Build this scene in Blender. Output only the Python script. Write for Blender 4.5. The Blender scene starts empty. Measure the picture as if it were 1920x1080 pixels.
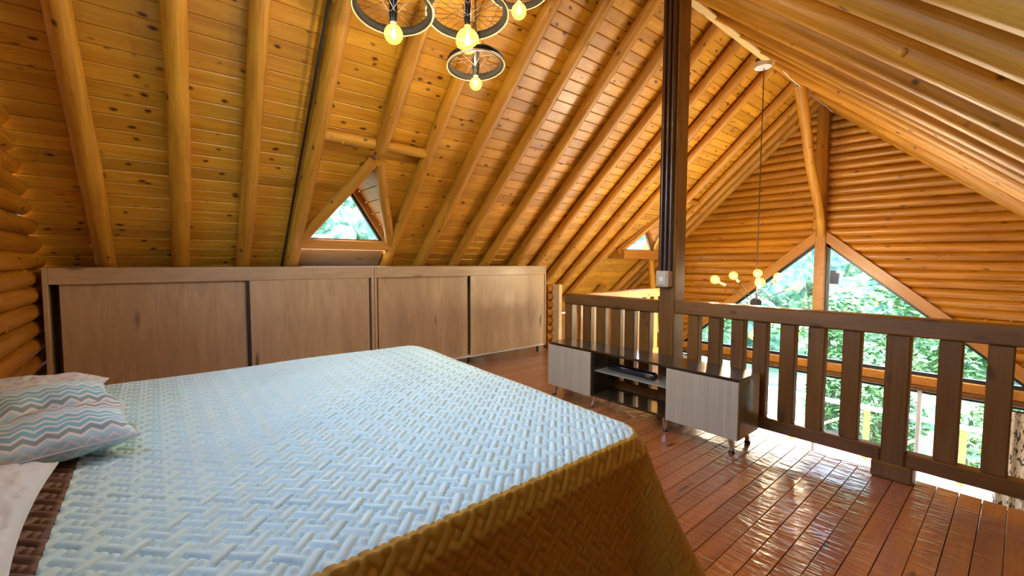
import bpy, bmesh, math, random
from mathutils import Vector, Matrix, noise
random.seed(7)
sc = bpy.context.scene
C = sc.collection

# ------------------------------------------------------------------ camera
F_PX = 803.73
cam_d = bpy.data.cameras.new('camera'); cam = bpy.data.objects.new('camera', cam_d); C.objects.link(cam)
cam_d.sensor_width = 36.0; cam_d.lens = F_PX / 1920 * 36; cam_d.clip_start = .02; cam_d.clip_end = 2000
YAW, PITCH, ROLL = math.radians(50.1435), math.radians(-3.355), math.radians(.1146)
fw = Vector((math.cos(YAW) * math.cos(PITCH), math.sin(YAW) * math.cos(PITCH), math.sin(PITCH)))
r0 = fw.cross(Vector((0, 0, 1))).normalized(); u0 = r0.cross(fw)
CR = math.cos(ROLL) * r0 + math.sin(ROLL) * u0; CU = -math.sin(ROLL) * r0 + math.cos(ROLL) * u0
m = Matrix((CR, CU, -fw)).transposed().to_4x4(); m.translation = (0, 0, 1.3)
cam.matrix_world = m
sc.camera = cam

# ------------------------------------------------------------------ world, sun, exposure
SUN_DIR = Vector((.22, 1.0, 1.3)).normalized()          # towards the sun
w = bpy.data.worlds.new('sky'); sc.world = w; w.use_nodes = True
nt = w.node_tree; nt.nodes.clear()
sky = nt.nodes.new('ShaderNodeTexSky'); sky.sky_type = 'NISHITA'; sky.sun_disc = False
sky.sun_elevation = math.asin(SUN_DIR.z); sky.sun_rotation = math.atan2(SUN_DIR.x, SUN_DIR.y)
sky.air_density = 1.0; sky.dust_density = .6; sky.ozone_density = 1.0
bg = nt.nodes.new('ShaderNodeBackground'); bg.inputs[1].default_value = 2.4
wo = nt.nodes.new('ShaderNodeOutputWorld')
nt.links.new(sky.outputs[0], bg.inputs[0]); nt.links.new(bg.outputs[0], wo.inputs[0])
sd = bpy.data.lights.new('sun', 'SUN'); sd.energy = 8.0; sd.angle = .01; sd.color = (1, .95, .86)
so = bpy.data.objects.new('sun', sd); C.objects.link(so); so.rotation_euler = SUN_DIR.to_track_quat('Z', 'Y').to_euler(); so.location = (8, 20, 25)
BULB_W = 20.0        # each bulb of the wheel chandelier
SPUT_W = 30.0        # each bulb of the starburst chandelier
LAMP_COL = (1.0, .89, .69)
vs = sc.view_settings
vs.view_transform = 'Standard'; vs.look = 'None'; vs.gamma = 1; vs.use_curve_mapping = False; vs.exposure = 1.25

# ------------------------------------------------------------------ helpers
class MB:
    def __init__(s): s.v = []; s.f = []
    def add(s, v, f):
        b = len(s.v); s.v += [tuple(q) for q in v]; s.f += [tuple(i + b for i in q) for q in f]; return s
    def box(s, x0, x1, y0, y1, z0, z1, mtx=None):
        v = [Vector((x, y, z)) for x in (x0, x1) for y in (y0, y1) for z in (z0, z1)]
        if mtx: v = [mtx @ q for q in v]
        return s.add(v, [(0, 1, 3, 2), (4, 6, 7, 5), (0, 4, 5, 1), (2, 3, 7, 6), (0, 2, 6, 4), (1, 5, 7, 3)])
    def bbox(s, x0, x1, y0, y1, z0, z1, b=.004, mtx=None):      # chamfered box
        bm = bmesh.new(); bmesh.ops.create_cube(bm, size=1)
        for q in bm.verts: q.co = Vector(((x0 + x1) / 2 + q.co.x * (x1 - x0), (y0 + y1) / 2 + q.co.y * (y1 - y0), (z0 + z1) / 2 + q.co.z * (z1 - z0)))
        b = min(b, .45 * min(x1 - x0, y1 - y0, z1 - z0))
        bmesh.ops.bevel(bm, geom=list(bm.edges), offset=b, segments=1, affect='EDGES')
        bm.verts.index_update()
        v = [(mtx @ q.co) if mtx else q.co.copy() for q in bm.verts]; f = [[q.index for q in p.verts] for p in bm.faces]
        bm.free(); return s.add(v, f)
    def prism(s, pts, vec):                                     # planar polygon extruded along vec
        n = len(pts); vec = Vector(vec); a = [Vector(q) for q in pts]
        return s.add(a + [q + vec for q in a], [tuple(range(n))[::-1], tuple(range(n, 2 * n))] + [(i, (i + 1) % n, n + (i + 1) % n, n + i) for i in range(n)])
    def tube(s, path, r, seg=10, caps=True):
        P = [Vector(q) for q in path]; n = len(P); rr = r if isinstance(r, (list, tuple)) else [r] * n
        b = len(s.v); up = None
        for i in range(n):
            d = (P[min(i + 1, n - 1)] - P[max(i - 1, 0)]).normalized()
            if up is None:
                up = d.orthogonal().normalized()
            up = (up - d * up.dot(d)).normalized(); sd_ = d.cross(up)
            for k in range(seg):
                a = 2 * math.pi * k / seg; s.v.append(tuple(P[i] + (up * math.cos(a) + sd_ * math.sin(a)) * rr[i]))
        for i in range(n - 1):
            for k in range(seg):
                k2 = (k + 1) % seg; s.f.append((b + i * seg + k, b + i * seg + k2, b + (i + 1) * seg + k2, b + (i + 1) * seg + k))
        if caps: s.f.append(tuple(range(b, b + seg))[::-1]); s.f.append(tuple(range(b + (n - 1) * seg, b + n * seg)))
        return s
    def lathe(s, prof, c=(0, 0, 0), seg=20, axis=None):          # prof: (r, z)
        b = len(s.v); n = len(prof); c = Vector(c)
        q = Vector((0, 0, 1)).rotation_difference(Vector(axis)) if axis is not None else None
        for r, z in prof:
            for k in range(seg):
                a = 2 * math.pi * k / seg; p = Vector((r * math.cos(a), r * math.sin(a), z))
                if q: p = q @ p
                s.v.append(tuple(p + c))
        for i in range(n - 1):
            for k in range(seg):
                k2 = (k + 1) % seg; s.f.append((b + i * seg + k, b + i * seg + k2, b + (i + 1) * seg + k2, b + (i + 1) * seg + k))
        s.f.append(tuple(range(b, b + seg))[::-1]); s.f.append(tuple(range(b + (n - 1) * seg, b + n * seg)))
        return s
    def mesh(s, name, mat, smooth=False):
        me = bpy.data.meshes.new(name); me.from_pydata(s.v, [], s.f); me.update()
        if mat: me.materials.append(mat)
        if smooth:
            for p in me.polygons: p.use_smooth = True
            try: me.set_sharp_from_angle(angle=math.radians(40))
            except Exception: pass
        return me
    def build(s, name, mat, parent=None, smooth=False, mtx=None):
        return link(name, s.mesh(name, mat, smooth), parent, mtx)

def link(name, me, parent=None, mtx=None):
    o = bpy.data.objects.new(name, me); C.objects.link(o)
    if parent: o.parent = parent
    if mtx: o.matrix_basis = mtx
    return o
def tag(o, label=None, cat=None, group=None, kind=None):
    if label: o['label'] = label
    if cat: o['category'] = cat
    if group: o['group'] = group
    if kind: o['kind'] = kind
    return o
def empty(name, loc=(0, 0, 0), rz=0):
    o = bpy.data.objects.new(name, None); C.objects.link(o); o.location = loc; o.rotation_euler = (0, 0, rz); o.empty_display_size = .1; return o
def thing(name, label, cat, loc=(0, 0, 0), rz=0, group=None): return tag(empty(name, loc, rz), label, cat, group)
def struct(name, mb_, mat, label=None): return tag(mb_.build(name, mat), label, kind='structure')
def frame_mtx(p0, xdir, zdir):
    x = Vector(xdir).normalized(); z = Vector(zdir); z = (z - x * z.dot(x)).normalized(); y = z.cross(x)
    q = Matrix((x, y, z)).transposed().to_4x4(); q.translation = Vector(p0); return q

# ------------------------------------------------------------------ materials
def new_mat(name):
    mt = bpy.data.materials.new(name); mt.use_nodes = True; n = mt.node_tree; n.nodes.clear()
    o = n.nodes.new('ShaderNodeOutputMaterial'); b = n.nodes.new('ShaderNodeBsdfPrincipled'); n.links.new(b.outputs[0], o.inputs[0])
    return mt, n, b
def N(n, t, **k):
    q = n.nodes.new(t)
    for a, v in k.items():
        if a in q.inputs: q.inputs[a].default_value = v
        else: setattr(q, a, v)
    return q
def ramp(n, stops):
    r = n.nodes.new('ShaderNodeValToRGB'); e = r.color_ramp.elements
    while len(e) < len(stops): e.new(.5)
    for i, (p, c) in enumerate(stops): e[i].position = p; e[i].color = (*c, 1) if len(c) == 3 else c
    return r
def plain(name, col, rough=.5, metal=0, coat=0, bump=0, bscale=80, spec=None):
    mt, n, b = new_mat(name); b.inputs['Base Color'].default_value = (*col, 1); b.inputs['Roughness'].default_value = rough
    b.inputs['Metallic'].default_value = metal; b.inputs['Coat Weight'].default_value = coat; b.inputs['Coat Roughness'].default_value = .08
    tc = N(n, 'ShaderNodeTexCoord'); ns = N(n, 'ShaderNodeTexNoise', Scale=bscale, Detail=3.0)
    n.links.new(tc.outputs['Object'], ns.inputs['Vector'])
    mx = N(n, 'ShaderNodeMix', data_type='RGBA', blend_type='MULTIPLY'); mx.inputs[0].default_value = .12
    mx.inputs[6].default_value = (*col, 1); n.links.new(ns.outputs['Color'], mx.inputs[7]); n.links.new(mx.outputs[2], b.inputs['Base Color'])
    if spec is not None: b.inputs['Specular IOR Level'].default_value = spec
    if bump:
        bp = N(n, 'ShaderNodeBump', Strength=bump, Distance=.01); n.links.new(ns.outputs[0], bp.inputs['Height']); n.links.new(bp.outputs[0], b.inputs['Normal'])
    return mt
def wood(name, c1, c2, knot, rough=.4, coat=.15, gs=(.7, 7, 7), ks=(2.2, 7, 7), knots=.10, var=.25, bump=.15, bdist=.006, stain=None, ripple=0):
    """wood with grain along the piece's own X axis, each piece a little different"""
    mt, n, b = new_mat(name); L = n.links.new
    tc = N(n, 'ShaderNodeTexCoord'); oi = N(n, 'ShaderNodeObjectInfo')
    off = N(n, 'ShaderNodeVectorMath', operation='MULTIPLY_ADD'); cb = N(n, 'ShaderNodeCombineXYZ')
    for i in range(3): L(oi.outputs['Random'], cb.inputs[i])
    L(cb.outputs[0], off.inputs[0]); off.inputs[1].default_value = (37, 53, 71); L(tc.outputs['Object'], off.inputs[2])
    mp = N(n, 'ShaderNodeMapping'); mp.inputs['Scale'].default_value = gs; L(off.outputs[0], mp.inputs[0])
    n1 = N(n, 'ShaderNodeTexNoise', Scale=1.6, Detail=5.0, Roughness=.6, Distortion=1.2); L(mp.outputs[0], n1.inputs['Vector'])
    mf = N(n, 'ShaderNodeMapping'); mf.inputs['Scale'].default_value = (gs[0] * 2.5, gs[1] * 9, gs[2] * 9); L(off.outputs[0], mf.inputs[0])
    n2 = N(n, 'ShaderNodeTexNoise', Scale=1.5, Detail=3.0); L(mf.outputs[0], n2.inputs['Vector'])
    ad = N(n, 'ShaderNodeMath', operation='MULTIPLY_ADD'); L(n2.outputs[0], ad.inputs[0]); ad.inputs[1].default_value = .45; L(n1.outputs[0], ad.inputs[2])
    rp = ramp(n, [(.50, c2), (.92, c1)]); L(ad.outputs[0], rp.inputs[0])
    # knots
    mk = N(n, 'ShaderNodeMapping'); mk.inputs['Scale'].default_value = ks; L(off.outputs[0], mk.inputs[0])
    nk = N(n, 'ShaderNodeTexNoise', Scale=1.5, Detail=2.0); L(mk.outputs[0], nk.inputs['Vector'])
    vk = N(n, 'ShaderNodeVectorMath', operation='MULTIPLY_ADD'); L(nk.outputs['Color'], vk.inputs[0]); vk.inputs[1].default_value = (.35, .35, .35); L(mk.outputs[0], vk.inputs[2])
    vo = N(n, 'ShaderNodeTexVoronoi', Scale=1.0); L(vk.outputs[0], vo.inputs['Vector'])
    kr = ramp(n, [(knots, (1, 1, 1)), (knots * 2.4, (0, 0, 0))]); L(vo.outputs['Distance'], kr.inputs[0])
    mx = N(n, 'ShaderNodeMix', data_type='RGBA'); L(kr.outputs[0], mx.inputs[0]); L(rp.outputs[0], mx.inputs[6]); mx.inputs[7].default_value = (*knot, 1)
    # per-piece value and hue
    hv = N(n, 'ShaderNodeHueSaturation'); L(mx.outputs[2], hv.inputs['Color'])
    mr = N(n, 'ShaderNodeMapRange'); L(oi.outputs['Random'], mr.inputs[0]); mr.inputs[3].default_value = 1 - var; mr.inputs[4].default_value = 1 + var * .6; L(mr.outputs[0], hv.inputs['Value'])
    L(hv.outputs[0], b.inputs['Base Color'])
    b.inputs['Roughness'].default_value = rough; b.inputs['Coat Weight'].default_value = coat; b.inputs['Coat Roughness'].default_value = .18
    hgt = n1.outputs[0]
    bp = N(n, 'ShaderNodeBump', Strength=bump, Distance=bdist); L(ad.outputs[0], bp.inputs['Height'])
    if ripple:
        mr2 = N(n, 'ShaderNodeMapping'); mr2.inputs['Scale'].default_value = (26, 7, 7); L(off.outputs[0], mr2.inputs[0])
        n3 = N(n, 'ShaderNodeTexNoise', Scale=1.0, Detail=2.0, Distortion=.6); L(mr2.outputs[0], n3.inputs['Vector'])
        b2 = N(n, 'ShaderNodeBump', Strength=ripple, Distance=.01); L(n3.outputs[0], b2.inputs['Height']); L(bp.outputs[0], b2.inputs['Normal'])
        L(b2.outputs[0], b.inputs['Normal']); L(b2.outputs[0], b.inputs['Coat Normal'])
    else: L(bp.outputs[0], b.inputs['Normal'])
    return mt
def glass_thin(name, tint=(1, 1, 1), gl=.07, glow=None, gs=0):
    mt = bpy.data.materials.new(name); mt.use_nodes = True; n = mt.node_tree; n.nodes.clear(); L = n.links.new
    o = N(n, 'ShaderNodeOutputMaterial'); t = N(n, 'ShaderNodeBsdfTransparent'); t.inputs[0].default_value = (*tint, 1)
    g = N(n, 'ShaderNodeBsdfGlossy', Roughness=.02); lw = N(n, 'ShaderNodeLayerWeight', Blend=.5)
    pw = N(n, 'ShaderNodeMath', operation='POWER'); L(lw.outputs['Facing'], pw.inputs[0]); pw.inputs[1].default_value = 5.0
    ml = N(n, 'ShaderNodeMath', operation='MULTIPLY_ADD'); L(pw.outputs[0], ml.inputs[0]); ml.inputs[1].default_value = .9; ml.inputs[2].default_value = gl * .6
    ml.use_clamp = True
    mx = N(n, 'ShaderNodeMixShader'); L(ml.outputs[0], mx.inputs[0]); L(t.outputs[0], mx.inputs[1]); L(g.outputs[0], mx.inputs[2])
    if glow:
        e = N(n, 'ShaderNodeEmission', Strength=gs); e.inputs[0].default_value = (*glow, 1); ad = N(n, 'ShaderNodeAddShader'); L(mx.outputs[0], ad.inputs[0]); L(e.outputs[0], ad.inputs[1]); L(ad.outputs[0], o.inputs[0])
    else: L(mx.outputs[0], o.inputs[0])
    return mt
def emit(name, col, s):
    mt = bpy.data.materials.new(name); mt.use_nodes = True; n = mt.node_tree; n.nodes.clear()
    o = N(n, 'ShaderNodeOutputMaterial'); e = N(n, 'ShaderNodeEmission', Strength=s); e.inputs[0].default_value = (*col, 1); n.links.new(e.outputs[0], o.inputs[0]); return mt

M = {}
M['board'] = wood('ceiling_board_pine', (.72, .37, .030), (.50, .20, .008), (.09, .022, .002), rough=.42, coat=.12, ks=(6.5, 11, 11), knots=.085, var=.22)
M['log'] = wood('peeled_log', (.60, .285, .022), (.37, .14, .006), (.09, .025, .004), rough=.5, coat=.04, ks=(5.0, 8, 8), knots=.06, var=.18, bump=.5, bdist=.01)
M['wall_log'] = wood('wall_log', (.57, .24, .012), (.34, .112, .004), (.10, .03, .004), rough=.42, coat=.15, ks=(3.5, 8, 8), knots=.06, var=.2, bump=.4, bdist=.01)
M['trim'] = wood('window_trim_wood', (.50, .215, .030), (.36, .135, .015), (.12, .04, .01), rough=.4, ks=(2, 8, 8), knots=.06, var=.1)
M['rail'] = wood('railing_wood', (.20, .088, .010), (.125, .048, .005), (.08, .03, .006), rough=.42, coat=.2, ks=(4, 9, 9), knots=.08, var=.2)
M['rail_sunlit'] = wood('sunlit_side_rail_wood', (.66, .36, .10), (.50, .24, .05), (.15, .06, .01), rough=.45, coat=.1, ks=(4, 9, 9), knots=.07, var=.1)  # lit copy of the railing wood: sun on the side rail put into the colour
M['raw'] = wood('raw_pale_plank', (.80, .60, .27), (.70, .48, .18), (.25, .12, .03), rough=.6, coat=0, ks=(2, 10, 10), knots=.05, var=.1)
M['floor'] = wood('varnished_floor_board', (.45, .18, .055), (.30, .10, .026), (.06, .015, .003), rough=.30, coat=.85, ks=(1.6, 8, 8), knots=.06, var=.22, bump=.1, ripple=.9)
M['laminate'] = wood('wardrobe_laminate', (.53, .365, .19), (.40, .265, .13), (.17, .10, .04), rough=.45, coat=.1, gs=(.9, 4, 4), ks=(1.3, 5, 5), knots=.05, var=.06, bump=.05)
M['tvfront'] = wood('grey_streaked_laminate', (.52, .475, .33), (.41, .37, .25), (.33, .29, .19), rough=.42, coat=.1, gs=(.35, 16, 16), ks=(.5, 20, 20), knots=.03, var=.03, bump=.05)
M['espresso'] = plain('dark_gloss_laminate', (.030, .022, .014), rough=.22, coat=.6)
M['chrome'] = plain('chrome', (.75, .73, .70), rough=.15, metal=1)
M['black'] = plain('black_plastic', (.012, .011, .010), rough=.25, coat=.3)
M['alu_black'] = plain('black_aluminium', (.02, .022, .024), rough=.35)
M['gap'] = plain('dark_recess', (.02, .015, .01), rough=.6)
M['conduit'] = plain('brown_painted_conduit', (.045, .016, .008), rough=.35, coat=.25)
M['boxbeige'] = plain('beige_plastic', (.52, .44, .30), rough=.45)
M['white'] = plain('white_metal', (.75, .74, .70), rough=.4)
M['glass'] = glass_thin('window_glass')
M['shelfglass'] = plain('frosted_grey_green_glass', (.34, .37, .31), rough=.18, coat=.5)
M['reflected_green'] = plain('gloss_panel_reflected_green', (.17, .20, .12), rough=.2, coat=.8)  # green reflection of the trees painted into the cabinet side's base colour
M['amber'] = glass_thin('amber_bulb_glass', (1.0, .95, .80), .10, (1.0, .62, .10), .55)
M['filament'] = emit('glowing_filament', (1.0, .72, .30), 60)
M['rim'] = plain('wheel_rim_metal', (.42, .30, .16), rough=.4, metal=.2)
M['tyre'] = plain('dark_wheel_rubber', (.008, .006, .004), rough=.8, spec=.15)
M['spoke'] = plain('rusty_spoke', (.03, .012, .005), rough=.6, spec=.2)
M['tile'] = plain('pale_lower_floor', (.55, .48, .38), rough=.35)
M['plaster'] = plain('plain_boarding', (.42, .20, .05), rough=.6)
M['deckwood'] = wood('pale_deck_board', (.55, .50, .41), (.44, .39, .31), (.3, .22, .15), rough=.6, coat=0, var=.1)
M['deckpost'] = wood('yellow_deck_timber', (.46, .30, .06), (.36, .22, .04), (.2, .1, .03), rough=.6, coat=0, var=.1)
M['decksunlit'] = plain('sunlit_white_handrail', (.85, .85, .82), rough=.4)  # white glare of sun on the handrail put into its colour

def veg(name, c1, c2, c3, scale):
    mt, n, b = new_mat(name); L = n.links.new
    tc = N(n, 'ShaderNodeTexCoord'); ns = N(n, 'ShaderNodeTexNoise', Scale=scale, Detail=6.0, Roughness=.7); L(tc.outputs['Object'], ns.inputs['Vector'])
    rp = ramp(n, [(.38, c1), (.5, c2), (.62, c3)]); L(ns.outputs[0], rp.inputs[0]); L(rp.outputs[0], b.inputs['Base Color'])
    b.inputs['Roughness'].default_value = .7
    bp = N(n, 'ShaderNodeBump', Strength=1.0, Distance=.5 if scale < 4 else .1); L(ns.outputs[0], bp.inputs['Height']); L(bp.outputs[0], b.inputs['Normal'])
    return mt
M['forest'] = veg('forest_foliage', (.02, .07, .035), (.13, .25, .11), (.40, .50, .27), 1.1)
M['leaf'] = veg('bright_leaves', (.05, .15, .03), (.11, .26, .05), (.24, .40, .10), 2.0)
M['grass'] = veg('grassy_slope', (.03, .07, .02), (.07, .12, .03), (.14, .18, .07), .6)
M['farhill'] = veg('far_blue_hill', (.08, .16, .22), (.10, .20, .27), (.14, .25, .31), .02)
M['bark'] = plain('bark', (.13, .08, .045), rough=.85, bump=.6, bscale=20)

# ------------------------------------------------------------------ roof geometry
YR, ZR, TN = 2.12, 3.80, .9                      # ridge line, slope: axis plane of the rafters
TH = math.atan(TN); CT, ST = math.cos(TH), math.sin(TH)
ZB = ZR + .085                                    # underside of the boards at the ridge
XA, XB = -.72, 8.16
X_HEAD, X_GAB = -.66, 8.05
FLOOR_LO = -2.65
DORM = [1.60, 6.88]                               # dormer centre lines on the left slope
DZ0, DZ1, DHW = 1.50, 2.30, .52
def slope_pt(sgn, s, x, off=0.0):                 # board underside plane; off>0 = outwards
    return Vector((x, YR + sgn * (s * CT + off * ST), ZB - s * ST + off * CT))

def log_mesh(length, r0_, r1_, seed, mat, name, seg=12, wob=.006, rv=.05, knobs=3):
    rnd = random.Random(seed); nr = max(6, int(length / .22)); mb = MB()
    path, rad = [], []
    ph = [rnd.uniform(0, 6.3) for _ in range(4)]
    for i in range(nr + 1):
        t = i / nr
        path.append((t * length, wob * math.sin(ph[0] + 5 * t * length / 3) + wob * .5 * math.sin(ph[1] + 11 * t), wob * math.sin(ph[2] + 4 * t * length / 3)))
        rad.append((r0_ * (1 - t) + r1_ * t) * (1 + rv * .5 * math.sin(ph[3] + 9 * t * length / 2) + rnd.uniform(-rv, rv) * .4))
    mb.tube(path, rad, seg)
    for k in range(knobs):
        t = rnd.random(); a = rnd.uniform(0, 6.3); rr = (r0_ * (1 - t) + r1_ * t)
        c = Vector((t * length, math.cos(a) * rr * .93, math.sin(a) * rr * .93)); d = Vector((0, math.cos(a), math.sin(a)))
        mb.lathe([(rr * .30, -.012), (rr * .26, .006), (rr * .12, .012)], c, 7, d)
    return mb.mesh(name, mat, True)
def log(name, p0, p1, r0_, r1_, mat, parent, seed=0, **k):
    p0, p1 = Vector(p0), Vector(p1); L_ = (p1 - p0).length
    return link(name, log_mesh(L_, r0_, r1_, seed, mat, name, **k), parent, frame_mtx(p0, p1 - p0, (0, .3, 1) if abs((p1 - p0).normalized().z) < .9 else (1, 0, 0)))

def plank_piece(name, parent, mat, mtx, xs, wid, thk, ch=.004):
    """board in local coords: X along, Y across 0..wid, Z 0..-thk is solid above; xs = (x0 at y0, x0 at y1, x1 at y0, x1 at y1)"""
    a0, a1, b0, b1 = xs; g = .0012
    sec = [(g, 0 + ch), (g + ch, 0), (wid - g - ch, 0), (wid - g, ch), (wid - g, thk), (g, thk)]
    v = []
    for (e0, e1) in ((a0, a1), (b0, b1)):
        for (yy, zz) in sec:
            t = yy / wid; v.append((e0 * (1 - t) + e1 * t, yy, zz))
    f = [tuple(range(6)), tuple(range(6, 12))[::-1]] + [(i, 6 + i, 6 + (i + 1) % 6, (i + 1) % 6) for i in range(6)]
    return MB().add(v, f).build(name, mat, parent, mtx=mtx)

PW = .115
SKY_S, SKY_X = (.92, 2.185), [(.63, .88)]     # roof light between the rafters, added out of view to light the bed
def make_slope(sgn, name, label):
    roof = MB(); pieces = []
    nP = int(5.42 / PW)
    rnd = random.Random(11 + sgn)
    for i in range(nP):
        s0, s1 = i * PW, (i + 1) * PW
        z0, z1 = ZB - s0 * ST, ZB - s1 * ST
        cuts = []
        if sgn > 0:
            for xc in DORM:
                h0 = DHW * (DZ1 - z0) / (DZ1 - DZ0); h1 = DHW * (DZ1 - z1) / (DZ1 - DZ0)
                if z1 < DZ1 and z0 > DZ0 - .02: cuts.append((xc, max(h0, 0), max(min(h1, DHW), 0)))
        if sgn < 0 and SKY_S[0] <= (s0 + s1) / 2 <= SKY_S[1]: cuts = [((a + b) / 2, (b - a) / 2, (b - a) / 2) for a, b in SKY_X]
        segs = []; cur = (XA, XA)
        for xc, h0, h1 in cuts:
            segs.append((cur[0], cur[1], xc - h0, xc - h1)); cur = (xc + h0, xc + h1)
        segs.append((cur[0], cur[1], XB, XB))
        for sg in segs:
            roof.add([slope_pt(sgn, s0, sg[0], .024), slope_pt(sgn, s0, sg[2], .024), slope_pt(sgn, s1, sg[3], .024), slope_pt(sgn, s1, sg[1], .024),
                      slope_pt(sgn, s0, sg[0], .12), slope_pt(sgn, s0, sg[2], .12), slope_pt(sgn, s1, sg[3], .12), slope_pt(sgn, s1, sg[1], .12)],
                     [(0, 1, 2, 3), (7, 6, 5, 4), (0, 4, 5, 1), (2, 6, 7, 3), (1, 5, 6, 2), (3, 7, 4, 0)])
            # butt joint somewhere along a long board
            if min(sg[2], sg[3]) - max(sg[0], sg[1]) > 4.2:
                j = rnd.uniform(max(sg[0], sg[1]) + 1.3, min(sg[2], sg[3]) - 1.3)
                pieces.append((s0, (sg[0], sg[1], j - .001, j - .001))); pieces.append((s0, (j + .001, j + .001, sg[2], sg[3])))
            else: pieces.append((s0, sg))
    o = struct(name, roof, M['plaster'], label)
    for s0, sg in pieces:
        p0 = slope_pt(sgn, s0, 0)
        yd = Vector((0, sgn * CT, -ST)); zd = Vector((0, sgn * ST, CT))      # local Y down the slope, local Z outwards
        mt = Matrix((Vector((1, 0, 0)), yd, zd)).transposed().to_4x4(); mt.translation = p0
        plank_piece('ceiling_plank', o, M['board'], mt, sg, PW, .022, .006)
    return o
ceil_l = make_slope(1, 'ceiling_left', 'sloping pine board ceiling with log rafters above the wardrobe')
ceil_r = make_slope(-1, 'ceiling_right', 'sloping pine board ceiling with log rafters on the right')

# rafters: (x at ridge, x at eave, dormer index or None)
RAF = [(-.36, -.31, None), (.11, .195, None), (.52, .67, None), (.99, 1.10, None), (1.58, 1.58, 0), (2.02, 2.12, None), (2.55, 2.57, None), (3.06, 3.09, None),
       (3.58, 3.60, None), (4.08, 4.11, None), (4.57, 4.59, None), (5.08, 5.10, None), (5.58, 5.58, None), (6.06, 6.04, None), (6.88, 6.88, 1), (7.40, 7.42, None), (7.68, 7.68, None), (7.95, 7.95, None)]
def axis_pt(sgn, s, x): return Vector((x, YR + sgn * s * CT, ZR - s * ST))
HEAD_S = (ZR - 2.325) / ST                         # header log height on the slope
SL = 5.30
for i, (xt, xe, dm) in enumerate(RAF):
    rr = .064 + .004 * math.sin(i * 2.3)
    xm = lambda s: xt + (xe - xt) * s / 3.8
    if dm is None:
        log('rafter', axis_pt(1, .02, xm(.02)), axis_pt(1, SL, xm(SL)), rr * .94, rr * 1.06, M['log'], ceil_l, i, knobs=6)
    else:
        log('rafter', axis_pt(1, .02, xm(.02)), axis_pt(1, HEAD_S - .02, xm(HEAD_S)) - Vector((0, .0, .03)), rr, rr * .95, M['log'], ceil_l, i, knobs=4)
        log('rafter', axis_pt(1, (ZR - (1.10 if dm == 0 else .85)) / ST, xe), axis_pt(1, SL, xe), rr, rr, M['log'], ceil_l, i + 40)
    log('rafter', axis_pt(-1, .02, xt + .02), axis_pt(-1, SL, xt + .02), rr * .98, rr * 1.04, M['log'], ceil_r, i + 100, knobs=5)

w6 = tag(empty('window_6'), 'added roof light panes, out of view in the right slope, to light the bed', kind='structure')
for a, b in SKY_X:
    mt = Matrix((Vector((1, 0, 0)), Vector((0, -CT, -ST)), Vector((0, -ST, CT)))).transposed().to_4x4(); mt.translation = slope_pt(-1, SKY_S[0], 0)
    L_ = SKY_S[1] - SKY_S[0]
    MB().box(a - .02, b + .02, -.03, L_ + .03, .06, .068).build('pane', M['glass'], w6, mtx=mt)  # pane of the added roof light
    for q in ((a - .01, a + .02, 0, L_), (b - .02, b + .01, 0, L_), (a, b, -.02, .02), (a, b, L_ - .02, L_ + .02)): MB().box(q[0], q[1], q[2], q[3], -.005, .13).build('frame_board', M['trim'], w6, mtx=mt)
# ridge pole, pale batten beside it, brace
WYB = 2.07
WYB = 2.07
PYR, PZR = 1.955, 3.672                               # ridge pole, hung just under the rafter ends
rp = log('trim_1', (XA + .1, PYR, PZR), (8.0, PYR + .02, PZR), .080, .072, M['log'], None, 501, wob=.012)
tag(rp, 'thick peeled log ridge pole under the roof peak', kind='structure')
pb = MB().bbox(0, 5.80, -.045, .045, 0, .022, .003).build('trim_2', M['raw'], None, mtx=Matrix.Translation((-.45, 1.972, 3.568)) @ Matrix.Rotation(math.radians(14), 4, 'X'))
tag(pb, 'pale sawn plank fixed along the underside of the ridge pole', kind='structure')
br = log('trim_3', (6.52, PYR + .01, 3.62), (7.92, WYB, 1.74), .07, .058, M['log'], None, 503, wob=.02, knobs=6)
tag(br, 'slanting peeled log brace between ridge pole and window post', kind='structure')

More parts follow.
